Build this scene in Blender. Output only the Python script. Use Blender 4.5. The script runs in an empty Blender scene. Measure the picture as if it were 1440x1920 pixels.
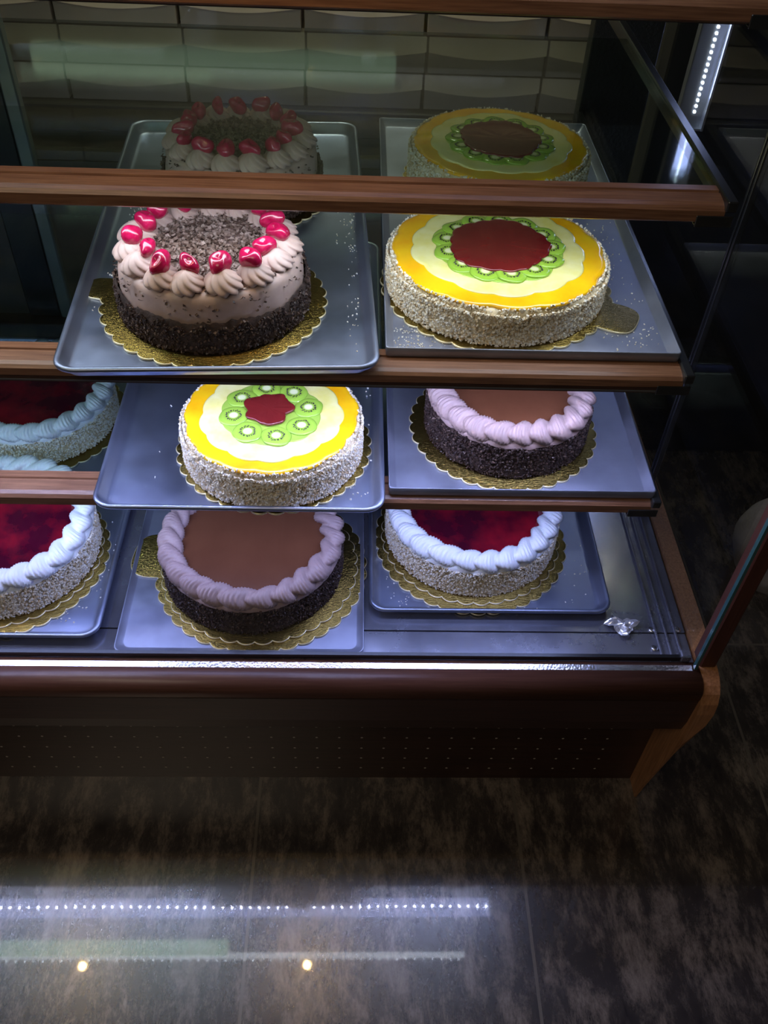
import bpy, math, random
import numpy as np
from mathutils import Matrix, Vector, noise
PI = math.pi
sc = bpy.context.scene
COL = sc.collection
# ------------------------------------------------------------------ camera
camd = bpy.data.cameras.new('camera'); cam = bpy.data.objects.new('camera', camd); COL.objects.link(cam)
camd.sensor_fit = 'VERTICAL'; camd.sensor_height = 24.0; camd.lens = 1650.7/1920*24; camd.clip_start = .02
R_ = Vector((.99924335, -.01526472, .03577319)); D_ = Vector((.01390417, -.71878506, -.69509331)); F_ = Vector((.03632364, .69506476, -.71802895))
m = Matrix.Identity(4)
for i in range(3):
    m[i][0] = R_[i]; m[i][1] = -D_[i]; m[i][2] = -F_[i]
m[2][3] = 1.6
cam.matrix_world = m; sc.camera = cam
# ------------------------------------------------------------------ world, exposure, room light, added rear fill
w = bpy.data.worlds.new('world'); sc.world = w; w.use_nodes = True
w.node_tree.nodes['Background'].inputs[0].default_value = (.85, .8, .7, 1)
w.node_tree.nodes['Background'].inputs[1].default_value = .018
sc.view_settings.view_transform = 'Standard'; sc.view_settings.look = 'None'
sc.view_settings.exposure = 0.0; sc.view_settings.gamma = 1.0; sc.view_settings.use_curve_mapping = False
def area(name, loc, size, power, col, target=None, parent=None):
    l = bpy.data.lights.new(name, 'AREA'); l.shape = 'RECTANGLE'; l.size, l.size_y = size; l.energy = power; l.color = col
    o = bpy.data.objects.new(name, l); COL.objects.link(o); o.location = loc
    if target is not None:
        o.rotation_euler = (Vector(target)-Vector(loc)).to_track_quat('-Z', 'Y').to_euler()
    if parent: o.parent = parent
    return o
LED = (.43, .50, 1.0)
LED_N = (.80, .88, 1.0)
LED_W = 1.75
area('room_ceiling_light', (-.9, -.6, 2.75), (1.6, .8), 11, (1, .83, .62), (.3, .9, 0))
area('rear_ceiling_light', (-.1, 1.98, 2.7), (1.8, .35), 42, (1.0, .92, .68), (0, 1.98, .9))  # added fill above the rear boxes, brightens them and grazes their flaps

# ------------------------------------------------------------------ materials
def mat(name, color=(.5,.5,.5), rough=.5, metal=0, coat=0, spec=.5, sss=0, sss_col=None, emit=None, estr=0, trans=0, coat_r=.03):
    M = bpy.data.materials.new(name); M.use_nodes = True
    b = M.node_tree.nodes['Principled BSDF']
    b.inputs['Base Color'].default_value = (*color, 1); b.inputs['Roughness'].default_value = rough
    b.inputs['Metallic'].default_value = metal; b.inputs['Coat Weight'].default_value = coat; b.inputs['Coat Roughness'].default_value = coat_r
    b.inputs['Specular IOR Level'].default_value = spec
    if sss:
        b.inputs['Subsurface Weight'].default_value = sss; b.inputs['Subsurface Radius'].default_value = (.01,.006,.003); b.inputs['Subsurface Scale'].default_value = .6
    if trans: b.inputs['Transmission Weight'].default_value = trans
    if emit: b.inputs['Emission Color'].default_value = (*emit, 1); b.inputs['Emission Strength'].default_value = estr
    return M
def nodes(M): return M.node_tree.nodes, M.node_tree.links, M.node_tree.nodes['Principled BSDF']
def tex(M, kind='ShaderNodeTexNoise', scale=(1,1,1), nscale=10, detail=6, rough=.6, dist=0):
    n, l, b = nodes(M)
    tc = n.new('ShaderNodeTexCoord'); mp = n.new('ShaderNodeMapping'); mp.inputs['Scale'].default_value = scale
    t = n.new(kind); t.inputs['Scale'].default_value = nscale
    if kind == 'ShaderNodeTexNoise':
        t.inputs['Detail'].default_value = detail; t.inputs['Roughness'].default_value = rough; t.inputs['Distortion'].default_value = dist
    l.new(tc.outputs['Object'], mp.inputs[0]); l.new(mp.outputs[0], t.inputs['Vector'])
    return t
def ramp(M, src, stops, target='Base Color'):
    n, l, b = nodes(M)
    r = n.new('ShaderNodeValToRGB'); e = r.color_ramp.elements
    while len(e) < len(stops): e.new(.5)
    for i, (p, c) in enumerate(stops):
        e[i].position = p; e[i].color = (*c, 1) if len(c) == 3 else c
    l.new(src, r.inputs[0])
    if target: l.new(r.outputs[0], b.inputs[target])
    return r
def bump(M, src, strength=.3, dist=.002):
    n, l, b = nodes(M); bp = n.new('ShaderNodeBump'); bp.inputs['Strength'].default_value = strength; bp.inputs['Distance'].default_value = dist
    l.new(src, bp.inputs['Height']); l.new(bp.outputs[0], b.inputs['Normal'])
def g(v): return (v, v, v)
def noisy(name, c1, c2, ns=20, scale=(1,1,1), rough=.5, p=(.35,.65), bumps=0, bdist=.002, **k):
    M = mat(name, c1, rough, **k); t = tex(M, scale=scale, nscale=ns)
    ramp(M, t.outputs['Fac'], [(p[0], c1), (p[1], c2)])
    if bumps: bump(M, t.outputs['Fac'], bumps, bdist)
    return M
M = {}
M['wood'] = noisy('brown_wood', (.13,.055,.030), (.29,.145,.082), 14, (1,28,28), .33, (.3,.72), .08, .001)
M['wood_dark'] = noisy('dark_wood', (.030,.013,.009), (.065,.027,.017), 10, (1,30,30), .38, (.3,.75), .05, .001)
M['wood_end'] = noisy('end_panel_wood', (.26,.11,.045), (.50,.24,.11), 9, (30,30,1.5), .42, (.3,.7), .05, .001)
M['post'] = noisy('post_wood', (.06,.019,.012), (.10,.032,.02), 9, (30,30,1.5), .4, (.3,.7))
M['black'] = mat('black_plastic', (.012,.012,.013), .32)
M['black_matt'] = mat('matt_black_board', (.018,.017,.015), .6)
M['rail'] = mat('dark_metal_rail', (.09,.095,.10), .28, metal=.9)
M['grey_metal'] = noisy('grey_painted_metal', (.16,.18,.17), (.26,.28,.27), 12, (1,1,1), .4, metal=.5)
M['leather'] = mat('black_textured_panel', (.016,.018,.015), .38); _t = tex(M['leather'], nscale=160); bump(M['leather'], _t.outputs['Fac'], .8, .003)
def steel(name, base, r0, r1, ns=7, metal=.92):
    S = mat(name, base, .3, metal=metal)
    t = tex(S, nscale=ns, detail=8); n, l, b = nodes(S)
    rr = n.new('ShaderNodeMapRange'); rr.inputs[1].default_value = .35; rr.inputs[2].default_value = .68; rr.inputs[3].default_value = r0; rr.inputs[4].default_value = r1
    l.new(t.outputs['Fac'], rr.inputs[0]); l.new(rr.outputs[0], b.inputs['Roughness'])
    ramp(S, t.outputs['Fac'], [(.3, tuple(c*.72 for c in base)), (.7, base)])
    t2 = tex(S, scale=(1,18,1), nscale=60); bump(S, t2.outputs['Fac'], .06, .0006)
    return S
M['pan'] = steel('worn_aluminium', (.37,.43,.60), .30, .50)
M['tray'] = steel('dull_steel', (.42,.46,.60), .40, .58, 12, .8)
M['deck'] = steel('polished_steel', (.36,.38,.46), .16, .34, 4, .8)
M['alu'] = mat('aluminium_channel', (.8,.8,.82), .26, metal=1)
_t = tex(M['alu'], 'ShaderNodeTexVoronoi', (1,1,1), 260); bump(M['alu'], _t.outputs['Distance'], .35, .001)
def glass(name, tint, k=1.0, gr=.015):
    G = bpy.data.materials.new(name); G.use_nodes = True; n = G.node_tree.nodes; l = G.node_tree.links; n.clear()
    out = n.new('ShaderNodeOutputMaterial'); mx = n.new('ShaderNodeMixShader'); tr = n.new('ShaderNodeBsdfTransparent'); gl = n.new('ShaderNodeBsdfGlossy')
    tr.inputs[0].default_value = (*tint, 1); gl.inputs['Roughness'].default_value = gr
    lw = n.new('ShaderNodeLayerWeight'); lw.inputs[0].default_value = .5
    pw = n.new('ShaderNodeMath'); pw.operation = 'POWER'; pw.inputs[1].default_value = 5
    ma = n.new('ShaderNodeMath'); ma.operation = 'MULTIPLY_ADD'; ma.inputs[1].default_value = .95*k; ma.inputs[2].default_value = .04*k
    l.new(lw.outputs['Facing'], pw.inputs[0]); l.new(pw.outputs[0], ma.inputs[0]); l.new(ma.outputs[0], mx.inputs[0])
    l.new(tr.outputs[0], mx.inputs[1]); l.new(gl.outputs[0], mx.inputs[2]); l.new(mx.outputs[0], out.inputs[0])
    return G
M['glass_clear'] = glass('clear_glass', (.985,.99,.985), .5)
M['glass_end'] = glass('end_glass', (.93,.96,.95), .6)
M['glass_shelf'] = glass('green_shelf_glass', (.79,.86,.82), 1.25, .05)
M['glass_edge'] = mat('glass_edge', (.04,.12,.13), .15, spec=.8)
def em(name, c, s):
    E_ = bpy.data.materials.new(name); E_.use_nodes = True; n = E_.node_tree.nodes; n.clear()
    o = n.new('ShaderNodeOutputMaterial'); e = n.new('ShaderNodeEmission'); e.inputs[0].default_value = (*c, 1); e.inputs[1].default_value = s
    E_.node_tree.links.new(e.outputs[0], o.inputs[0]); return E_
M['led'] = em('led_chip', (.62,.66,1.0), 800)
M['led_dim'] = em('led_chip_dim', (.75,.85,1.0), 160)
M['warm_bulb'] = em('warm_bulb', (1,.60,.20), 420)
M['green_diffuser'] = em('green_diffuser', (.55,.85,.6), 6)
M['gold'] = mat('gold_board', (.33,.24,.065), .27, metal=1)
_t = tex(M['gold'], scale=(1,3.2,1), nscale=190, detail=2); bump(M['gold'], _t.outputs['Fac'], .9, .0012)
M['gold_edge'] = mat('board_edge', (.88,.78,.50), .28, metal=.5)
M['mocha'] = noisy('mocha_cream', (.47,.335,.30), (.57,.42,.385), 30, rough=.5, sss=.15)
M['white_cream'] = noisy('white_cream', (.80,.84,.86), (.86,.89,.90), 30, rough=.45, sss=.15)
M['choc'] = mat('dark_chocolate', (.040,.020,.016), .45)
M['choc_light'] = mat('chocolate_shaving', (.13,.082,.064), .5)
M['choc_mid'] = mat('chocolate_shaving_mid', (.22,.150,.125), .5)
M['choc_mid2'] = mat('chocolate_shaving_pale', (.30,.215,.19), .5)
M['choc_sponge'] = noisy('chocolate_crumb_coat', (.020,.011,.010), (.055,.030,.024), 120, rough=.8, bumps=.8, bdist=.003)
M['nut_coat'] = noisy('nut_crumb_coat', (.60,.49,.29), (.76,.68,.48), 60, rough=.85, bumps=.8, bdist=.003)
M['crumb_a'] = mat('crumb_cream', (.84,.77,.60), .8)
M['crumb_b'] = mat('crumb_tan', (.64,.50,.30), .8)
M['crumb_c'] = mat('crumb_white', (.88,.86,.78), .8)
M['choc_glaze'] = noisy('chocolate_glaze', (.120,.042,.019), (.150,.054,.025), 8, rough=.38, spec=.35)
M['red_glaze'] = noisy('berry_glaze', (.055,.002,.013), (.27,.006,.018), 9, rough=.12, p=(.42,.62), coat=.6)
M['red_jelly'] = noisy('red_jelly', (.13,.010,.011), (.18,.016,.014), 8, rough=.16, coat=.8)
M['orange'] = noisy('orange_fruit', (.95,.44,.004), (1.0,.62,.01), 16, rough=.22, coat=.7, sss=.1)
M['pine'] = noisy('pineapple_fruit', (.84,.77,.20), (.92,.88,.42), 18, rough=.22, coat=.7, sss=.1)
K = mat('kiwi', (.4,.6,.1), .2, coat=.7)
n, l, b = nodes(K); tc = n.new('ShaderNodeTexCoord'); sp = n.new('ShaderNodeVectorMath'); sp.operation = 'LENGTH'; mm = n.new('ShaderNodeVectorMath'); mm.operation = 'MULTIPLY'; mm.inputs[1].default_value = (1,1,0)
l.new(tc.outputs['Object'], mm.inputs[0]); l.new(mm.outputs[0], sp.inputs[0]); ml = n.new('ShaderNodeMath'); ml.operation = 'MULTIPLY'; ml.inputs[1].default_value = 1/.024
l.new(sp.outputs['Value'], ml.inputs[0])
ramp(K, ml.outputs[0], [(0, (.80,.86,.52)), (.22, (.76,.82,.42)), (.36, (.26,.44,.04)), (.75, (.33,.56,.06)), (1, (.28,.50,.05))]); M['kiwi'] = K
M['seed'] = mat('kiwi_seed', (.015,.012,.008), .4)
M['cherry'] = noisy('glace_cherry', (.36,.003,.045), (.52,.010,.085), 200, rough=.2, coat=.6)
M['card'] = noisy('beige_cardboard', (.50,.41,.27), (.58,.49,.34), 5, rough=.75)  # box body tone darkened to carry the shade below the lid flap
M['card_lid'] = noisy('beige_cardboard_lid', (.58,.49,.34), (.66,.57,.42), 5, rough=.75)
M['counter'] = mat('dark_counter', (.035,.035,.03), .5)
M['cloth'] = noisy('pale_cloth', (.30,.26,.24), (.55,.50,.47), 9, rough=.8, bumps=.4, bdist=.01)
M['film'] = mat('clear_film', (.8,.82,.85), .12, metal=.6)
# floor
Fm = mat('mottled_floor_tile', (.05,.05,.05), .25, coat=.75, coat_r=.03, spec=1.0)
t1 = tex(Fm, scale=(1,.40,1), nscale=17, detail=14, rough=.80, dist=.15)
r1 = ramp(Fm, t1.outputs['Fac'], [(.36, (.022,.018,.021)), (.49, (.065,.054,.050)), (.58, (.19,.155,.13)), (.70, (.32,.26,.22))], None)
n, l, b = nodes(Fm)
tc = n.new('ShaderNodeTexCoord'); br = n.new('ShaderNodeTexBrick'); br.offset = 0; br.inputs['Scale'].default_value = 1; br.inputs['Brick Width'].default_value = .491; br.inputs['Row Height'].default_value = 1.5; br.inputs['Mortar Size'].default_value = .0032; br.inputs['Mortar Smooth'].default_value = .3
mp = n.new('ShaderNodeMapping'); mp.inputs['Location'].default_value = (.17, .35, 0)
l.new(tc.outputs['Object'], mp.inputs[0]); l.new(mp.outputs[0], br.inputs['Vector'])
mx = n.new('ShaderNodeMix'); mx.data_type = 'RGBA'; l.new(br.outputs['Fac'], mx.inputs[0]); l.new(r1.outputs[0], mx.inputs[6]); mx.inputs[7].default_value = (.15,.13,.11,1); l.new(mx.outputs[2], b.inputs['Base Color'])
bump(Fm, br.outputs['Fac'], -.5, .002)
t3 = tex(Fm, nscale=90, detail=8, rough=.8); rr = n.new('ShaderNodeMapRange'); rr.inputs[1].default_value = .30; rr.inputs[2].default_value = .62; rr.inputs[3].default_value = .45; rr.inputs[4].default_value = .9
l.new(t3.outputs['Fac'], rr.inputs[0]); l.new(rr.outputs[0], b.inputs['Coat Weight'])
n['Principled BSDF'].inputs['IOR'].default_value = 1.6
M['floor'] = Fm

# ------------------------------------------------------------------ mesh helpers
def mk(name, V, F, mats, parent=None, loc=(0,0,0), rz=0, mi=None, smooth=True):
    me = bpy.data.meshes.new(name); V = np.asarray(V, dtype=float)
    me.from_pydata(V.tolist(), [], [list(map(int, f)) for f in F])
    if not isinstance(mats, (list, tuple)): mats = [mats]
    for x in mats: me.materials.append(x)
    if mi is not None: me.polygons.foreach_set('material_index', np.asarray(mi, dtype=np.int32))
    if smooth: me.polygons.foreach_set('use_smooth', np.ones(len(me.polygons), dtype=bool))
    me.update()
    o = bpy.data.objects.new(name, me); COL.objects.link(o); o.location = loc; o.rotation_euler = (0,0,rz)
    if parent is not None: o.parent = parent
    return o
class B:
    def __init__(s): s.V = []; s.F = []; s.mi = []
    def add(s, V, F, mi=0):
        k = len(s.V); s.V += [tuple(v) for v in V]; s.F += [tuple(i+k for i in f) for f in F]; s.mi += [mi]*len(F); return s
    def box(s, x0, x1, y0, y1, z0, z1, mi=0, bev=0):
        if bev:
            c = min(bev, (x1-x0)*.45, (y1-y0)*.45, (z1-z0)*.45)
            ring = lambda i, z: [(x0+i,y0+c,z),(x0+c,y0+i,z),(x1-c,y0+i,z),(x1-i,y0+c,z),(x1-i,y1-c,z),(x1-c,y1-i,z),(x0+c,y1-i,z),(x0+i,y1-c,z)]
            L = [ring(c, z0), ring(0, z0+c), ring(0, z1-c), ring(c, z1)]
            L[0] = [(x0+c,y0+c,z0),(x0+c,y0+c,z0),(x1-c,y0+c,z0),(x1-c,y0+c,z0),(x1-c,y1-c,z0),(x1-c,y1-c,z0),(x0+c,y1-c,z0),(x0+c,y1-c,z0)]
            L[3] = [(p[0],p[1],z1) for p in L[0]]
            V = sum(L, []); F = []
            for a in range(3):
                for j in range(8):
                    F.append((a*8+j, a*8+(j+1)%8, a*8+8+(j+1)%8, a*8+8+j))
            F += [(6,4,2,0), (24,26,28,30)]
            return s.add(V, F, mi)
        V = [(x0,y0,z0),(x1,y0,z0),(x1,y1,z0),(x0,y1,z0),(x0,y0,z1),(x1,y0,z1),(x1,y1,z1),(x0,y1,z1)]
        return s.add(V, [(0,3,2,1),(4,5,6,7),(0,1,5,4),(1,2,6,5),(2,3,7,6),(3,0,4,7)], mi)
    def extr_x(s, prof, x0, x1, mi=0):   # prof: list of (y,z), counter-clockwise
        k = len(prof); V = [(x0,y,z) for y,z in prof]+[(x1,y,z) for y,z in prof]
        F = [(i, (i+1)%k, (i+1)%k+k, i+k) for i in range(k)]+[tuple(range(k-1,-1,-1)), tuple(range(k, 2*k))]
        return s.add(V, F, mi)
    def obj(s, name, mats, parent=None, loc=(0,0,0), rz=0, smooth=False):
        return mk(name, s.V, s.F, mats, parent, loc, rz, s.mi, smooth)
def tag(o, label, cat, group=None, kind=None):
    o['label'] = label; o['category'] = cat
    if group: o['group'] = group
    if kind: o['kind'] = kind
    return o
def struct(o): o['kind'] = 'structure'; return o
def thing(name, loc, label, cat, group=None, rz=0):
    o = bpy.data.objects.new(name, None); COL.objects.link(o); o.location = loc; o.rotation_euler = (0,0,rz); o.empty_display_size = .03
    return tag(o, label, cat, group)
def copy_tree(o, parent=None):
    c = o.copy(); COL.objects.link(c)
    if parent is not None: c.parent = parent
    for ch in o.children: copy_tree(ch, c)
    return c
def revolve(prof, nu, rfun=None):   # prof [(r,z)], rfun(theta, i, r, z)->(r,z)
    V = []; F = []; nv = len(prof)
    for i, (r, z) in enumerate(prof):
        for j in range(nu):
            t = 2*PI*j/nu
            rr, zz = rfun(t, i, r, z) if rfun else (r, z)
            V.append((rr*math.cos(t), rr*math.sin(t), zz))
    for i in range(nv-1):
        for j in range(nu):
            a = i*nu+j; b_ = i*nu+(j+1)%nu
            F.append((a, b_, b_+nu, a+nu))
    return V, F
def capped(V, F, nu, top=True, bottom=True):
    F = list(F)
    if bottom: F.append(tuple(range(nu-1, -1, -1)))
    if top: F.append(tuple(range(len(V)-nu, len(V))))
    return V, F

# ------------------------------------------------------------------ room shell
b = B().box(-3, 3, -2, 3.2, -.05, 0); struct(b.obj('floor', M['floor']))
wallm = noisy('dim_plaster', (.05,.048,.04), (.07,.065,.055), 4, rough=.8)
struct(B().box(-3, 3, 3.0, 3.1, 0, 3).obj('wall_back', wallm))
struct(B().box(-3.1, -3, -2, 3.0, 0, 3).obj('wall_left', wallm))
struct(B().box(3, 3.1, -2, 3.0, 0, 3).obj('wall_right', wallm))
struct(B().box(-3, 3, -2, 3.1, 3.0, 3.1).obj('ceiling', wallm))

# ------------------------------------------------------------------ display case
XL = -1.25
case = thing('display_case', (0, 1.25, 0), 'long brown wood and glass bakery display case full of cakes', 'display case')
def part(b, name, mats, smooth=False):
    o = b.obj(name, mats, case, smooth=smooth); o.location = (0, -1.25, 0); return o
# apron: rounded nose then face
prof = []
for a in range(0, 10): 
    t = PI/2+ a*PI/2/9; prof.append((.772+.022*math.cos(t), .415+.022*math.sin(t)))
prof += [(.750,.405),(.751,.3995),(.80,.3995),(.80,.437)]
M['wood_mid'] = noisy('nose_wood', (.085,.034,.022), (.15,.065,.042), 10, (1,30,30), .34, (.3,.75), .05, .001)  # lighter copy of the apron wood, its colour carries the nose highlight
part(B().extr_x(prof, XL, .557), 'rounded_moulding', M['wood_mid'], True)
part(B().extr_x([(.7515,.399),(.7525,.335),(.757,.305),(.823,.30),(.823,.399)], XL, .557), 'front_apron', M['wood_dark'])  # darker wood puts the shade below the nose into the colour
# kick panel with perforations
b = B().box(XL, .557, .825, .840, .0, .302)
for k, z in enumerate((.190,.153,.115,.078,.040)):
    x = .478
    i = 0
    while x > XL+.03 and i < 60:
        V = []; 
        for q in range(8):
            t = 2*PI*q/8; V.append((x+.0024*math.cos(t), .8245, z+.0022*math.sin(t)))
        b.add(V, [tuple(range(8))], 1); x -= .0413; i += 1
part(b, 'kick_panel', [M['wood_dark'], mat('punched_hole_rim', (.62,.55,.48), .4)])
part(B().box(XL, .55, .86, 1.72, 0, .06, bev=.004), 'plinth', M['black'])
# end panel (curved front)
prof = [(1.72,.435),(.84,.440),(.812,.437),(.79,.438),(.775,.435),(.762,.428),(.752,.418),(.744,.40),(.741,.375),(.742,.34),(.741,.30),(.742,.28),(.748,.24),(.758,.18),(.770,.11),(.780,.05),(.786,.0),(1.72,0)]
b = B().extr_x(prof, .557, .586)
k_ = len(prof)
for i, (py, pz) in enumerate(prof):
    t_ = min(1, max(0, (pz-.272)/.085)); t_ = t_*t_*(3-2*t_)
    if pz < .40: b.V[k_+i] = (.5615+.0245*t_, py, pz)
part(b, 'end_panel', M['wood_end'])
part(B().box(.556, .584, .790, .822, .436, 1.56, bev=.003), 'corner_post', M['post'])
part(B().box(XL, .557, 1.70, 1.74, 0, .44), 'rear_panel', M['wood_dark'])
# deck
b = B().box(XL, .552, .86, 1.70, .425, .435); b.box(XL, .552, .80, .858, .423, .4335)
_dk = part(b, 'steel_deck', M['deck'])
b = B()
for x in (.500, .516, .532): b.box(x, x+.004, .803, 1.68, .4352, .4405, bev=.001)
b.box(.528,.545,.800,.815,.436,.452, bev=.002)
part(b, 'deck_track', M['deck'])
for (x, y) in ((.498,.865),(.494,.828),(.540,.866)):
    V, F = capped(*revolve([(.006,0),(.006,.0012),(.004,.0022),(.002,.0026)], 16), 16)
    mk('screw', np.array(V)+[x, y, .4352], F, M['alu'], _dk)
# channel (nearly level metal lip that catches the strip above)
prof = [(.7935,.4300),(.7935,.4383),(.7825,.4368),(.7815,.4300)]
part(B().extr_x(prof, XL, .545), 'front_channel', M['alu'])
b = B().box(XL, .5435, .802, .808, .4375, .447); part(b, 'glass_seat', M['rail'])
# glass
_fg = part(B().box(XL, .546, .785, .791, .440, 1.56), 'front_glass', M['glass_clear'])
_ge = B().box(.5462, .5505, .784, .7915, .440, 1.56).obj('glass_edge', M['glass_edge'], _fg)
part(B().box(.548, .553, .825, 1.159, .441, 1.56), 'end_glass', M['glass_end'])
part(B().box(.548, .553, 1.171, 1.72, .441, 1.56), 'end_glass', M['glass_end'])
b = B().box(.546, .556, 1.157, 1.162, .441, 1.56, bev=.001); b.box(.546, .556, 1.168, 1.173, .441, 1.56, bev=.001); b.box(.549,.553,1.162,1.168,.441,1.56)
part(b, 'end_glass_joint', M['rail'])
# rear uprights
part(B().box(.428, .556, 1.735, 1.775, .435, 1.56, bev=.002), 'rear_corner_panel', M['leather'])
b = B().box(-.668, -.640, 1.725, 1.75, .44, 1.56, bev=.003); part(b, 'rear_upright', M['grey_metal'])
b = B().box(-.74, -.669, 1.73, 1.76, .44, 1.56, bev=.003); part(b, 'rear_upright', M['black'])
b = B().box(XL, .428, 1.74, 1.76, .44, .80); part(b, 'rear_lower_door', mat('dark_door', (.04,.045,.042), .3, metal=.3))
part(B().box(XL, .428, 1.742, 1.758, .80, .822, bev=.002), 'rear_rail', M['rail'])
part(B().box(XL, .428, 1.748, 1.752, .823, 1.56), 'rear_glass_door', M['glass_clear'])
# canopy with its lights
b = B().box(XL, .586, .79, 1.78, 1.562, 1.62, bev=.004); part(b, 'canopy', M['wood_dark'])
b = B().box(XL, -.395, .985, 1.035, 1.552, 1.5615); part(b, 'light_diffuser', M['green_diffuser'])

def led_strip(parent, x0, x1, y, z, step, chip, mchip, dots=True):
    b = B().box(x0, x1, y-.005, y+.005, z-.002, z, 0)
    x = x0+.01; k = 0
    while x < x1:
        yy = y+.0015*math.sin(x*7)
        if dots: b.box(x, x+chip, yy-chip*.5, yy+chip*.5, z-.0035, z-.002, 1)
        x += step; k += 1
    o = b.obj('led_strip', [M['strip_base'], mchip], parent); return o
M['strip_base'] = mat('led_tape', (.10,.10,.11), .5)
canopy_led = led_strip(case, XL, .40, .972, 1.562, .030, .0022, M['led_dim']); canopy_led.location = (0,-1.25,0)
area('canopy_led_light', (-.4, .985, 1.556), (1.6, .02), LED_W*.5, LED_N, (-.4, 1.05, 0))

# ------------------------------------------------------------------ shelves
def shelf(yf, t, xr, yb, name_label, wood, led_power, dots, yled=.022, col=LED, wd=.03, ps=1.0):
    s = thing('glass_shelf', (0, yf, t), name_label, 'shelf', 'glass shelves of the display case')
    y0 = 0; P = [(.046,0),(.033,0),(.032,-.0028),(.029,-.0028),(.028,-.0008),(.010,-.003),(.004,-.0055),(.0005,-.010),(0,-.0225),(.003,-.025),(.010,-.0255),(.010,-.0275),(.046,-.0275)]; P = [(a, c*ps) for a, c in P]
    we = B().extr_x(P, XL, xr-.012).obj('wood_front_edge', wood, s)
    B().box(XL, xr-.014, .0465, yb-yf, -.0085, -.0005).obj('glass_pane', M['glass_shelf'], s)
    # bracket / rail at the right end
    b = B().box(xr-.0135, xr-.0005, -.004, 1.735-yf, -.010, .0035, bev=.0015)
    b.box(xr-.0095, xr-.004, .05, 1.735-yf, -.022, -.010)
    sr = b.obj('side_rail', M['rail'], s)
    b = B().box(xr-.045, xr-.001, .000, .010, -.0275, -.0262); b.box(xr-.045, xr-.001, -.0025, -.0004, -.0290, -.0150, bev=.0008)
    b.obj('end_clip', M['rail'], sr)
    if led_power:
        if dots: B().box(XL, xr-.02, .0, .0011, -.0275*ps-.0052, -.0275*ps+.003).obj('led_lip', M['wood_dark'], we)
        o = led_strip(we, XL, xr-.02, yled, -.0275*ps-.001, .0250, .0034, M['led'], dots)
        area('shelf_led_light', (-.405, yf+yled+.010, t-.0275*ps-.0055), (1.60, wd), led_power, col, (-.405, yf+yled+.05, t-.30))
    return s
shelf(1.000, 1.332, .452, 1.60, 'topmost wood-edged glass shelf, cut off by the top of the photo', M['wood'], LED_W*.16, False)
shelf(.960, 1.130, .443, 1.515, 'empty glass shelf with brown wood front edge above the cherry and fruit cakes', M['wood'], LED_W*1.25, False, .022, LED_N)
shelf(.901, .926, .436, 1.690, 'middle glass shelf carrying the cherry cakes and large fruit cake', M['wood'], LED_W*1.45, True, .0040, LED, .08, .80)
shelf(.887, .712, .446, 1.690, 'lowest glass shelf carrying the kiwi cake and smaller chocolate cake', M['wood'], LED_W*1.7, False)

# ------------------------------------------------------------------ trays
def rrect(w, d, r, z, n=8):
    P = []
    for cx, cy, a0 in ((w/2-r, d/2-r, 0), (-w/2+r, d/2-r, PI/2), (-w/2+r, -d/2+r, PI), (w/2-r, -d/2+r, 1.5*PI)):
        for i in range(n+1):
            a = a0+i*PI/2/n; P.append((cx+r*math.cos(a), cy+r*math.sin(a), z))
    return P
def loops(name, L, m, loc, rz, parent=None):
    n_ = len(L[0]); V = sum(L, []); F = []
    for i in range(len(L)-1):
        for j in range(n_): F.append((i*n_+j, i*n_+(j+1)%n_, (i+1)*n_+(j+1)%n_, (i+1)*n_+j))
    F.append(tuple(range(n_-1, -1, -1))); F.append(tuple(range(len(V)-n_, len(V))))
    o = mk(name, V, F, m, parent, loc, rz); o.data.polygons[-1].use_smooth = False; o.data.polygons[-2].use_smooth = False
    return o
def pan(x0, x1, yf, ln, z, label, rz=0, h=.018, r=.028):
    w_, d_ = x1-x0, ln; L = []
    def lp(off, zz): L.append(rrect(w_-2*off, d_-2*off, max(r-off*.7, .006), zz))
    lp(.016, 0); lp(.013, .0005); lp(.007, h-.006); lp(.004, h-.004); lp(.001, h-.005); lp(0, h-.002); lp(.001, h+.0006); lp(.0035, h+.0016); lp(.006, h+.0008); lp(.008, h-.0015)
    lp(.014, .0035); lp(.018, .0018); lp(.022, .0014)
    o = loops('sheet_pan', L, M['pan'], ((x0+x1)/2, yf+ln/2, z), rz)
    return tag(o, label, 'tray')
def flat(x0, x1, yf, ln, z, label, h=.014, rz=0, r=.005):
    w_, d_ = x1-x0, ln; L = []
    def lp(off, zz, rr=r): L.append(rrect(w_-2*off, d_-2*off, rr, zz, 4))
    lp(.001, 0); lp(.0004, .001); lp(0, h-.001); lp(.0005, h); lp(.0015, h); lp(.002, h-.001); lp(.010, .0025); lp(.012, .0014)
    o = loops('flat_tray', L, M['tray'], ((x0+x1)/2, yf+ln/2, z), rz)
    return tag(o, label, 'tray')
rz = math.radians(2.7); cx_, cy_ = -.184, 1.239
ctray = pan(cx_-.2, cx_+.2, cy_-.3675, .735, .9265, 'round-cornered sheet pan holding the cherry-topped cakes', rz)
pan(-.358, .046, .8435, .735, .7125, 'round-cornered sheet pan holding the fruit cake with separate kiwi slices')
pan(.030, .434, .885, .70, .4357, 'round-cornered sheet pan holding the white-bordered berry cake, at the right of the deck')
pan(-.80, -.397, .828, .80, .4357, 'round-cornered sheet pan at the left edge holding white-bordered berry cakes')
flat(.040, .423, .930, .72, .9265, 'square-cornered steel tray holding the largest fruit cake')
flat(.052, .437, .893, .72, .7125, 'square-cornered steel tray holding the smaller chocolate cake on the lowest glass shelf')
flat(-.372, .022, .808, .70, .4357, 'low flat tray under the large chocolate cake at the bottom', .008, 0, .012)

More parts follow.
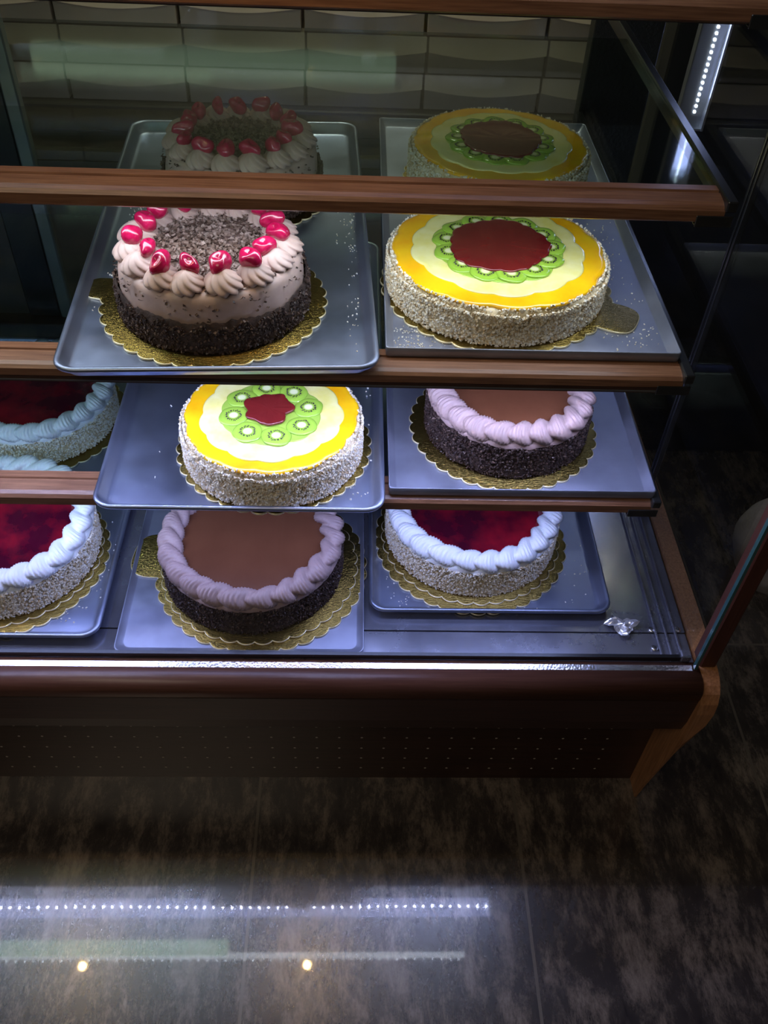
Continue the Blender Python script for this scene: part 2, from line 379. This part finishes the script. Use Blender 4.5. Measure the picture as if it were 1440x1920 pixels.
# ------------------------------------------------------------------ cake boards
def board(x, y, z, R, label, n=36, rz=0, tab=None, seed=0, tl=.052, tw=.21, group=None):
    N = n*12; V = []; F = []; rng = random.Random(seed)
    def outline(off):
        P = []
        for j in range(N):
            t = 2*PI*j/N; rr = R-.0058*(1-abs(math.sin(n*t/2))**.75)+off
            if tab is not None:
                d = (t-tab+PI) % (2*PI)-PI
                # rounded grip lobe
                aw = tw; u = abs(d)/aw
                if u < 1: rr = max(rr, R-.012+tl*(1-u**4)**.5+off)
            P.append((rr*math.cos(t), rr*math.sin(t)))
        return P
    rings = [(-.0012, 0), (0, .0004), (0, .0024), (-.0010, .0030), (-.0050, .0026), (-.0085, .0030)]
    for off, zz in rings:
        V += [(px, py, zz) for px, py in outline(off)]
    mi = []
    for i in range(len(rings)-1):
        for j in range(N):
            F.append((i*N+j, i*N+(j+1)%N, (i+1)*N+(j+1)%N, (i+1)*N+j)); mi.append(1 if i < 3 else 0)
    F.append(tuple(range(N-1, -1, -1))); mi.append(0)
    F.append(tuple(range((len(rings)-1)*N, len(rings)*N))); mi.append(0)
    o = mk('cake_board', V, F, [M['gold'], M['gold_edge']], None, (x, y, z), rz, mi)
    return tag(o, label, 'cake board', group or 'gold cake boards')

# ------------------------------------------------------------------ cake pieces
def nz(x, y, z): return noise.noise(Vector((x, y, z)))
def bodymesh(name, R, h, m, parent, rough=.0015, taper=.0, z0=0, fs=60, edge=.008, nu=150, closed=True):
    prof = [(R-.004, z0), (R-.0005, z0+.003)]
    k = 9
    for i in range(1, k): prof.append((R-taper*i/k, z0+.003+(h-.003-edge)*i/k))
    for i in range(0, 5):
        a = i/4*PI/2; prof.append((R-taper-edge+edge*math.cos(a), z0+h-edge+edge*math.sin(a)))
    if closed: prof += [(R*.75, z0+h), (R*.4, z0+h), (.002, z0+h)]
    def rf(t, i, r, z):
        d = nz(math.cos(t)*fs*R, math.sin(t)*fs*R, z*fs)*rough*2
        if r < R*.8: return r, z+d*.3
        return r+d, z+d*.6*(1 if z > z0+.004 else 0)
    V, F = revolve(prof, nu, rf); V, F = capped(V, F, nu, top=True)
    return mk(name, V, F, m, parent)
def bits(name, pts, size, mats, parent, seed=0, weights=None, flat_=1.0, stuff=True):
    rng = np.random.default_rng(seed); N = len(pts)
    if N == 0: return None
    base = np.array([(-1,-1,-1),(1,-1,-1),(1,1,-1),(-1,1,-1),(-1,-1,1),(1,-1,1),(1,1,1),(-1,1,1)], float)*.5
    V = np.zeros((N, 8, 3)); 
    sz = size*(.5+rng.random((N, 1, 3))*.9); sz[..., 2] *= flat_
    v = base[None]*sz*(1+rng.normal(0, .18, (N, 8, 1)))
    q = rng.normal(size=(N, 4)); q /= np.linalg.norm(q, axis=1)[:, None]
    w_, x, y, z = q.T
    Rm = np.stack([1-2*(y*y+z*z), 2*(x*y-z*w_), 2*(x*z+y*w_), 2*(x*y+z*w_), 1-2*(x*x+z*z), 2*(y*z-x*w_), 2*(x*z-y*w_), 2*(y*z+x*w_), 1-2*(x*x+y*y)], -1).reshape(N, 3, 3)
    V = np.einsum('nij,nkj->nki', Rm, v)+np.asarray(pts)[:, None]
    f = np.array([(0,3,2,1),(4,5,6,7),(0,1,5,4),(1,2,6,5),(2,3,7,6),(3,0,4,7)])
    F = (f[None]+8*np.arange(N)[:, None, None]).reshape(-1, 4)
    mi = np.repeat(rng.choice(len(mats), N, p=weights), 6)
    o = mk(name, V.reshape(-1, 3), F, mats, parent, mi=mi, smooth=False)
    if stuff: o['kind'] = 'stuff'
    return o
def side_pts(R, z0, z1, N, seed, topfall=True, jag=.006):
    rng = np.random.default_rng(seed); t = rng.random(N)*2*PI; z = z0+rng.random(N)*(z1-z0)
    z = np.minimum(z, z1-jag*.5+jag*np.sin(t*23)*np.sin(t*7)) if jag else z
    r = R+rng.random(N)*.0018-.0004
    return np.stack([r*np.cos(t), r*np.sin(t), z], 1)
def shavings(name, pts_fn, N, size, mats, parent, seed):
    rng = np.random.default_rng(seed); V = []; F = []; mi = []
    for i in range(N):
        x, y, z = pts_fn(rng); L_ = size*(.6+rng.random()*1.1); wd = size*.26*(.6+rng.random()*.7); curl = rng.uniform(.6, 4.2); a = rng.random()*2*PI; tilt = rng.uniform(-.7,.7)
        k = 5; ca, sa = math.cos(a), math.sin(a); b0 = len(V); mj = int(rng.integers(len(mats)))
        rad = L_/curl
        for j in range(k+1):
            th = (j/k-.5)*curl; px = rad*math.sin(th); pz = rad*(1-math.cos(th))
            for sgn in (-1, 1):
                py = sgn*wd; qx, qy, qz = px, py*math.cos(tilt)-pz*math.sin(tilt), py*math.sin(tilt)+pz*math.cos(tilt)
                V.append((x+qx*ca-qy*sa, y+qx*sa+qy*ca, z+qz+.0006))
        for j in range(k):
            F.append((b0+2*j, b0+2*j+1, b0+2*j+3, b0+2*j+2)); mi.append(mj)
    o = mk(name, V, F, mats, parent, mi=mi); o['kind'] = 'stuff'
    return o
def rope(R, r0, z, m, parent, n=34, seed=0, lean=1.35, ridges=6):
    NU = n*34; NV = 26; U, Vv = np.meshgrid(np.arange(NU)*2*PI/NU, np.arange(NV)*2*PI/NV, indexing='ij')
    rng = np.random.default_rng(seed)
    wob = sum(rng.normal(0, .5)*np.sin(k*U+rng.random()*6) for k in range(2, 7))
    ph = n*U+lean*Vv*1.0+wob*.35
    ph = n*U+wob*.35+lean*np.sin(Vv)*1.6+lean*np.cos(Vv)*1.4
    lump = np.abs(np.sin(ph/2))**.6
    rid = np.abs(np.sin(ph*ridges/2))
    rr = r0*(.52+.46*lump+.19*rid*lump)*(1+.04*wob)
    Rad = R+.0015*np.sin(U*5+seed)+rr*np.cos(Vv); Z = z+rr*.80*np.sin(Vv)
    P = np.stack([Rad*np.cos(U), Rad*np.sin(U), Z], -1).reshape(-1, 3)
    i = np.arange(NU)[:, None]; j = np.arange(NV)[None]
    F = np.stack([i*NV+j, ((i+1)%NU)*NV+j, ((i+1)%NU)*NV+(j+1)%NV, i*NV+(j+1)%NV], -1).reshape(-1, 4)
    return mk('piped_border', P, F, m, parent)
def disc(name, R, z, th, m, parent, n_=0, amp=0, seed=0, rad_fn=None, NU=160, pow_=.7, loc=(0,0,0)):
    prof = [(1.0, 0), (1.0, th*.5), (.985, th*.9), (.95, th), (.6, th*1.03), (.3, th*1.05), (.01, th*1.05)]
    ph = seed*1.37
    def rf(t, i, r, zz):
        s = 1
        if n_: s = 1-amp+amp*abs(math.sin(n_*t/2+ph))**pow_+amp*.45*math.sin(3*t+ph)*.5+amp*.3*math.sin(5*t+2*ph)
        if rad_fn: s *= rad_fn(t)
        return R*r*(s if r > .5 else 1+(s-1)*r), zz+(.0003*nz(math.cos(t)*r*9+seed, math.sin(t)*r*9, zz*50) if r > .1 and i > 1 else 0)
    V, F = revolve(prof, NU, rf); V = [(x, y, q+z) for x, y, q in V]; V, F = capped(V, F, NU)
    return mk(name, V, F, m, parent, loc)
def kiwi_mesh():
    V, F = revolve([(.024,0),(.024,.0016),(.0225,.0026),(.016,.0030),(.008,.0032),(.0005,.0032)], 40, lambda t,i,r,z: (r*(1+.04*math.sin(2*t)+.02*math.sin(5*t)), z)); V, F = capped(V, F, 40)
    b = B().add(V, F, 0)
    for k in range(26):
        a = 2*PI*k/26+random.Random(k).uniform(-.08,.08); rr = .0108+.0022*random.Random(k*3+1).random()
        for q in (0,):
            SV = []; L_, W_ = .0021, .00095
            for j in range(6):
                c = 2*PI*j/6; px = rr+L_*math.cos(c); py = W_*math.sin(c)
                SV.append((px*math.cos(a)-py*math.sin(a), px*math.sin(a)+py*math.cos(a), .0030))
            SV.append((rr*math.cos(a), rr*math.sin(a), .0046))
            b.add(SV, [(j, (j+1)%6, 6) for j in range(6)], 1)
    return b
KB = kiwi_mesh(); kproto = None
def kiwi(parent, x, y, z, s, rzz, tilt=0):
    global kproto
    if kproto is None:
        kproto = KB.obj('kiwi_slice', [M['kiwi'], M['seed']], parent, smooth=True); o = kproto
    else:
        o = kproto.copy(); COL.objects.link(o); o.parent = parent
    o.location = (x, y, z); o.rotation_euler = (tilt*math.sin(rzz), -tilt*math.cos(rzz), rzz); o.scale = (s, s, 1)
    return o
def rosette_mesh(seed, ridges=9):
    NU, NV = 90, 18; V = []
    for i in range(NV):
        v = i/(NV-1); r = .0225*(1-v**1.9)**.75*(1-.12*math.exp(-((v-.0)/.1)**2)); z = .021*v
        for j in range(NU):
            u = 2*PI*j/NU
            s = 1+.19*(abs(math.sin((ridges*u+5.5*v*2.2+seed)/2))-.6)*(1-.25*v)
            V.append((r*s*math.cos(u)*1.0+.001*v, r*s*math.sin(u), z+.0010*math.cos(ridges*u+12*v)*(1-v)))
    F = [(i*NU+j, i*NU+(j+1)%NU, (i+1)*NU+(j+1)%NU, (i+1)*NU+j) for i in range(NV-1) for j in range(NU)]
    return V, F+[tuple(range((NV-1)*NU, NV*NU))]
def cherry_mesh():
    NU, NV = 26, 14; V = []
    for i in range(NV):
        a = PI*i/(NV-1)
        for j in range(NU):
            u = 2*PI*j/NU; r = .0100*(1+.10*math.sin(2*u+1)*math.sin(a)+.10*math.sin(3*u+2*a))
            d = 1-.45*math.exp(-(a/.45)**2)
            V.append((r*math.sin(a)*math.cos(u), r*math.sin(a)*math.sin(u)*.88, .0088*d*math.cos(a)))
    return V, [(i*NU+j, (i+1)*NU+j, (i+1)*NU+(j+1)%NU, i*NU+(j+1)%NU) for i in range(NV-1) for j in range(NU)]
ros = None; che = None
def cherry_cake(x, y, z, R, h, label, seed, nr=15, rzz=0, group=None):
    global ros, che
    c = thing('cherry_cake', (x, y, z), label, 'cake', group, rzz)
    bodymesh('cream_coating', R, h, M['mocha'], c, rough=.0011, taper=.004, fs=26, edge=.012)
    hb = h*.52
    prof = [(R+.001, .0), (R+.004, .003), (R+.0045, hb*.5), (R+.0035, hb), (R+.0005, hb+.003)]
    V, F = revolve(prof, 200, lambda t,i,r,zz: (r+.0016*nz(math.cos(t)*14, math.sin(t)*14, zz*120), zz+(.007*nz(math.cos(t)*4+seed, math.sin(t)*4, 3)+.004*nz(math.cos(t)*18, math.sin(t)*18, 5) if i > 2 else 0)))
    mk('chocolate_crumb_base', V, F, M['choc_sponge'], c)
    bits('chocolate_crumbs', side_pts(R+.0042, .001, hb+.004, 3600, seed, jag=.012), .0026, [M['choc'], M['choc_sponge'], M['choc_light']], c, seed, [.5,.35,.15])
    rng = np.random.default_rng(seed+5)
    def top(r_):
        a = r_.random()*2*PI; q = math.sqrt(r_.random())*(R-.034); return q*math.cos(a), q*math.sin(a), h+.002+r_.random()*.003
    shavings('chocolate_shavings', top, 1250, .0085, [M['choc_light'], M['choc_mid'], M['choc_mid2']], c, seed)
    def fall(r_):
        a = r_.random()*2*PI
        if r_.random() < .55: return (R-.012)*math.cos(a), (R-.012)*math.sin(a), h+.0005
        zz = h-.004-abs(r_.normal(0, .014)); return (R-.001)*math.cos(a), (R-.001)*math.sin(a), max(zz, hb)
    shavings('fallen_shavings', fall, 280, .0050, [M['choc'], M['choc_light']], c, seed+1)
    for k in range(nr):
        a = 2*PI*k/nr+rng.normal(0, .02); rr = R-.027
        if ros is None:
            V, F = rosette_mesh(0); ros = mk('cream_rosette', V, F, M['mocha'], c); o = ros
        else: o = ros.copy(); COL.objects.link(o); o.parent = c
        o.location = (rr*math.cos(a), rr*math.sin(a), h-.0005); o.rotation_euler = (0, 0, a+rng.random()*.5); s = 1.0+rng.normal(0, .03); o.scale = (s*1.14, s*1.02, s*1.12)
        if che is None:
            V, F = cherry_mesh(); che = mk('cherry', V, F, M['cherry'], o); q = che
        else: q = che.copy(); COL.objects.link(q); q.parent = o
        rr2 = rr-.008+rng.normal(0, .003)
        q.location = Matrix.Rotation(-o.rotation_euler.z, 3, 'Z') @ Vector(((rr2-rr)*math.cos(a), (rr2-rr)*math.sin(a), .0215)); q.rotation_euler = (rng.normal(0,.35), rng.normal(0,.35), rng.random()*6); s = 1.2+rng.random()*.3; q.scale = (s, s*(.8+.3*rng.random()), s)
    return c
def fruit_cake(x, y, z, R, h, label, seed, big, rzz=0, group=None):
    c = thing('fruit_cake', (x, y, z), label, 'cake', group, rzz)
    bodymesh('sponge_side', R, h, M['nut_coat'], c, rough=.0022, taper=.002, fs=50, edge=.010)
    bits('nut_crumbs', np.concatenate([side_pts(R+.0006, .001, h-.004, 9000, seed, jag=0), side_pts(R-.005, h-.006, h+.003, 900, seed+2, jag=0)]), .0023, [M['crumb_a'], M['crumb_b'], M['crumb_c']], c, seed, [.45,.25,.30])
    disc('orange_fruit_ring', R-.004, h-.001, .0045, M['orange'], c, 15, .035, seed)
    disc('pineapple_ring', R*.795, h+.0030, .0022, M['pine'], c, 13, .05, seed+1)
    disc('kiwi_bed', R*(.60 if big else .56), h+.0050, .0012, mat('kiwi_flesh', (.34,.54,.07), .22, coat=.6), c, 10, .06, seed+2)
    rng = np.random.default_rng(seed)
    if big:
        for k in range(13):
            a = 2*PI*k/13; rr = R*.475; kiwi(c, rr*math.cos(a), rr*math.sin(a), h+.0058, .86, a, .055)
        disc('red_jelly_centre', R*.465, h+.0085, .0030, M['red_jelly'], c, 17, .05, seed+3, lambda t: 1+.03*math.sin(2*t)+.03*math.sin(5*t+1))
    else:
        for k in range(8):
            a = 2*PI*k/8+.2; rr = R*.415; kiwi(c, rr*math.cos(a), rr*math.sin(a), h+.0058, .88, a, .02)
        disc('red_jelly_centre', R*.275, h+.0080, .0035, M['red_jelly'], c, 5, .13, seed+3, lambda t: 1+.07*math.sin(3*t)+.06*math.sin(7*t+1), loc=(-.004,.004,0))
    return c
def border_cake(kind, x, y, z, R, h, label, seed, group=None, rzz=0):
    c = thing('chocolate_cake' if kind == 'choc' else 'berry_cake', (x, y, z), label, 'cake', group, rzz)
    ch = kind == 'choc'
    bodymesh('crumb_coated_side', R, h, M['choc_sponge'] if ch else M['nut_coat'], c, rough=.0018, taper=.003, fs=50, edge=.008)
    if ch: bits('chocolate_crumbs', side_pts(R+.0002, .001, h-.003, 5000, seed, jag=.005), .0022, [M['choc'], M['choc_sponge'], M['choc_light']], c, seed, [.5,.4,.1])
    else: bits('nut_crumbs', side_pts(R+.0002, .001, h-.003, 7000, seed, jag=.004), .0022, [M['crumb_a'], M['crumb_b'], M['crumb_c']], c, seed, [.5,.2,.3])
    cm = M['mocha_pink'] if ch else M['white_cream']
    V, F = revolve([(R-.0005, h-.006), (R-.001, h-.001), (R-.006, h+.0025), (R-.02, h+.003)], 220, lambda t,i,r,zz: (r+.0006*nz(math.cos(t)*20, math.sin(t)*20, 1), zz+(.003*nz(math.cos(t)*12+seed, math.sin(t)*12, 2) if i == 0 else 0)))
    mk('cream_rim', V, F, cm, c)
    disc('glaze_topping', R-.018, h+.001, .0035, M['choc_glaze'] if ch else M['red_glaze'], c, 0, 0, seed)
    rope(R-.0165, .0185, h+.009, cm, c, 23 if ch else 24, seed)
    return c
M['mocha_pink'] = noisy('mocha_piping', (.33,.235,.225), (.40,.285,.27), 30, rough=.5, sss=.1)

ZC, ZD, ZB = .9265+.0016, .7125+.0016, .4357+.0016
fb = .0031
# middle shelf
board(-.191, 1.045, ZC, .154, 'gold scalloped board under the front cherry cake, grip tab pointing left', tab=PI*.92, rz=.1, tl=.040, tw=.17)
cherry_cake(-.190, 1.047, ZC+fb, .123, .078, 'cherry-topped mocha cream cake with chocolate shavings, brightly lit, in front on its pan', 11, group='cherry cakes on the middle shelf')
board(-.182, 1.368, ZC, .140, 'gold scalloped board under the rear cherry cake', rz=.3)
cherry_cake(-.182, 1.372, ZC+fb, .121, .078, 'cherry-topped mocha cream cake seen dimly behind the front cherry cake, through the empty glass shelf', 12, rzz=.4, group='cherry cakes on the middle shelf')
board(.200, 1.100, ZC, .165, 'gold scalloped board under the front large fruit cake, its grip tab at the right', tab=-.50, rz=.05)
fruit_cake(.197, 1.103, ZC+fb, .152, .051, 'large fruit cake with overlapping kiwi around wide red jelly, brightly lit in front', 21, True, group='large fruit cakes on the middle shelf')
board(.232, 1.432, ZC, .155, 'gold scalloped board under the rear fruit cake', rz=.2)
fruit_cake(.234, 1.434, ZC+fb, .147, .058, 'large fruit cake seen dimly behind the front one, through the empty glass shelf', 22, True, 1.1, group='large fruit cakes on the middle shelf')
# lowest glass shelf
board(-.117, .993, ZD, .146, 'gold scalloped board under the fruit cake with separate kiwi slices', rz=.0)
fruit_cake(-.118, .987, ZD+fb, .130, .060, 'smaller fruit cake with eight separate kiwi slices and a star of red jelly', 23, False)
board(.232, 1.045, ZD, .146, 'gold scalloped board under the smaller chocolate cake', rz=.15)
border_cake('choc', .236, 1.050, ZD+fb, .124, .062, 'smaller chocolate cake with piped mocha border, on the lowest glass shelf', 31)
# deck
GB = 'doubled gold boards under the bottom cakes'
board(-.153, .988, ZB, .181, 'lower gold board of the pair under the bottom chocolate cake, grip tab at left', 38, 0, 3.02, tl=.056, tw=.27, group=GB)
board(-.156, .990, ZB+.0031, .168, 'upper gold board of the pair under the bottom chocolate cake', 36, .2, group=GB)
border_cake('choc', -.166, .992, ZB+2*fb, .150, .062, 'larger chocolate cake with piped mocha border on the bottom deck', 32, rzz=1)
board(.212, 1.060, ZB, .172, 'lower gold board of the pair under the right berry cake', 38, 0, group=GB)
board(.212, 1.066, ZB+.0031, .160, 'upper gold board of the pair under the right berry cake', 36, .13, group=GB)
border_cake('berry', .212, 1.075, ZB+2*fb, .150, .062, 'dark red glazed cake with white piped border, right of the larger chocolate cake', 33)
board(-.588, 1.003, ZB, .172, 'lower gold board of the pair under the front left berry cake', 38, .1, group=GB)
board(-.588, 1.009, ZB+.0031, .160, 'upper gold board of the pair under the front left berry cake', 36, .3, group=GB)
border_cake('berry', -.588, 1.018, ZB+2*fb, .152, .062, 'red glazed cake with white piped border, cut off at the left edge', 34, rzz=2)
board(-.625, 1.372, ZB, .170, 'gold board under the rear left berry cake', 38, .1)
border_cake('berry', -.625, 1.376, ZB+fb, .150, .062, 'dark red cake with white piped border seen through green shelf glass at left', 35, rzz=3)

# crumbs lying on trays
def spill(z, rects, N, label, seed, size=.0017):
    rng = np.random.default_rng(seed); P = []
    for i in range(N):
        x0, x1, y0, y1 = rects[rng.integers(len(rects))]; P.append((rng.uniform(x0, x1), rng.uniform(y0, y1), z+.0006))
    c = np.array(P).mean(0)
    o = bits('cake_crumbs', np.array(P)-c, size, [M['crumb_c'], M['crumb_a']], None, seed, [.7,.3]); o.location = c
    return tag(o, label, 'crumbs', kind='stuff')
spill(ZC, [(-.352,-.325,1.0,1.22),(-.352,-.33,1.22,1.32),(-.01,.005,.93,1.35),(-.03,.00,1.2,1.4)], 190, 'white crumbs scattered along both sides of the cherry cake pan', 1, .0013)
spill(ZC, [(.055,.09,.945,1.0),(.36,.405,.97,1.3),(.33,.41,.95,1.02),(.05,.12,.94,.99)], 230, 'pale crumbs scattered around the large fruit cake on its tray', 2, .0013)
spill(ZD, [(-.33,-.25,.87,1.4),(-.02,.025,.88,.95),(.02,.03,.95,1.2),(-.26,-.2,.95,1.0)], 45, 'few pale crumbs on the sheet pan of the smaller fruit cake', 3, .0019)
spill(ZB, [(-.43,-.41,.87,1.15),(-.5,-.43,.86,.90)], 40, 'few crumbs at the right side of the left berry cake pan', 4, .0018)
spill(ZB, [(.35,.41,.91,1.1),(.06,.10,.90,.97),(.06,.4,.895,.91)], 70, 'fine crumbs on the pan of the right berry cake', 5, .0014)

# scrap of clear film on the deck
V, F = revolve([(.030*k/9, .012*(k/9)) for k in range(10)], 22, lambda t,i,r,z: (r*(1+.25*math.sin(3*t)+.1*math.sin(7*t)), .006+.010*nz(r*90*math.cos(t), r*90*math.sin(t), 3)+.006*math.sin(t*4)*r/.03))
o = mk('film_scrap', V, F, M['film'], None, (.448, .868, .4400), 0, smooth=False); o.scale = (.8,.55,.55); tag(o, 'small crumpled shiny film scrap on the steel deck by the right pan', 'film')

# warm spot lamps under the canopy
for i, (x, lab) in enumerate(((-.866, 'warm glowing spot lamp under the canopy, the left one, mirrored in the floor'), (-.128, 'warm glowing spot lamp under the canopy, the right one, mirrored in the floor'))):
    s = thing('spot_lamp', (x, .955, 1.5615), lab, 'lamp', 'warm spot lamps under the canopy')
    V, F = capped(*revolve([(.020,0),(.020,-.010),(.017,-.014),(.015,-.012)], 24), 24, bottom=False, top=False); mk('housing', V, F, M['rail'], s)
    V, F = capped(*revolve([(.012,-.004),(.011,-.010),(.006,-.0135),(.001,-.0145)], 20), 20); mk('bulb', V, F, M['warm_bulb'], s)

# ------------------------------------------------------------------ behind the case: counter with cardboard cake boxes
ct = B().box(-1.4, .595, 1.93, 2.5, .78, .838, bev=.003).box(-1.38, .58, 1.97, 2.48, 0, .78).obj('rear_counter', M['counter']); tag(ct, 'dark counter behind the case carrying stacked cardboard boxes', 'counter')
b = B(); 
lid_m = M['card_lid']
def cakebox(x, z, w_, h_, lab):
    t = thing('cake_box', (x, 1.95, z), lab, 'box', 'flat cardboard boxes stacked behind the case')
    B().box(.002, w_-.002, .005, .25, .0, h_-.001, bev=.0015).obj('box_body', M['card'], t)
    # lid flap with a curved lower edge
    V = []; k = 16
    for i in range(k+1):
        u = i/k; V += [(.001+u*(w_-.002), .0, h_), (.001+u*(w_-.002), -.0070, h_*.62-h_*.16*math.sin(PI*u)), (.001+u*(w_-.002), .0035, h_*.60-h_*.16*math.sin(PI*u))]
    F = []
    for i in range(k):
        a = i*3; F += [(a, a+3, a+4, a+1)[::-1], (a+1, a+4, a+5, a+2)[::-1]]
    mk('lid_flap', V, F, lid_m, t, smooth=False)
cols_n = ['far left', 'second from left', 'third from left', 'fourth from left', 'fifth from left', 'sixth from left', 'rightmost']
rows_n = ['bottom', 'second', 'third', 'fourth', 'top']
rng = random.Random(4)
for r in range(5):
    for cI in range(7):
        x = -1.11+.25*cI+[.0,.004,-.002,.003,0][r]
        if x > .60: continue
        cakebox(x, .8385+.074*r, .247 if x < .3 else .20, .073, 'beige cardboard box with curved lid flap, %s column, %s from the counter' % (cols_n[cI], ['lowest','second','third','fourth','fifth'][r]))

rl = thing('rear_light', (-.2, 2.70, 1.60), 'long greenish tube light behind the case, mirrored in the empty glass shelf', 'light')
B().box(-.76, .33, 0, .05, .045, .06, bev=.003).obj('housing', M['rail'], rl)
B().box(-.74, .31, .004, .046, -.035, .044, bev=.01).obj('tube', em('rear_tube', (.62,.85,.58), .42), rl)

# LED channel beyond the case end
t = thing('light_channel', (.662, 1.76, .890), 'tall silver channel with a line of bright white LEDs beyond the case end', 'light')
b = B().box(-.030, .022, .010, .016, 0, .62); b.box(-.032,-.029,-.002,.016,0,.62); b.box(.021,.025,-.006,.016,0,.62); b.box(-.032,.025,-.004,.012,0,.004)
b.obj('channel', mat('bright_channel', (.75,.77,.82), .3, metal=.8), t)
b = B(); z = .03
while z < .58:
    b.box(.002,.0055,.0075,.0095,z,z+.004); z += .011
b.obj('led_row', M['led_channel'] if 'led_channel' in M else em('channel_led', (.75,.82,1), 18), t)
area('channel_light', (.665, 1.764, 1.20), (.03, .5), .35, LED, (.665, 1.0, 1.20))
p = B().box(.60,1.9,1.80,1.86,0,2.2,bev=.004).obj('dark_partition', M['black_matt']); tag(p, 'dark upright partition behind the silver light channel', 'partition')  # added sheet standing in for the darkness past the end glass, covers the boxes

# pale crumpled bag on the floor past the end panel
NU, NV = 60, 26; V = []
for i in range(NV):
    v = i/(NV-1)
    for j in range(NU):
        u = 2*PI*j/NU; r = (.10+.05*math.sin(PI*min(v*1.1, 1)))*(1-.55*v**3)
        r *= 1+.10*nz(math.cos(u)*2, math.sin(u)*2, v*3)+.05*math.sin(u*7+v*4)
        V.append((r*math.cos(u), r*math.sin(u), .34*v+.01*nz(math.cos(u)*4, math.sin(u)*4, v*6)*(1 if i else 0)))
F = [(i*NU+j, i*NU+(j+1)%NU, (i+1)*NU+(j+1)%NU, (i+1)*NU+j) for i in range(NV-1) for j in range(NU)]+[tuple(range(NU-1,-1,-1)), tuple(range((NV-1)*NU, NV*NU))]
o = mk('cloth_bag', V, F, M['cloth'], None, (1.02, 1.36, 0)); o.scale = (.8,.8,.8); tag(o, 'pale crumpled cloth bag on the dark floor beyond the wooden corner post', 'bag')
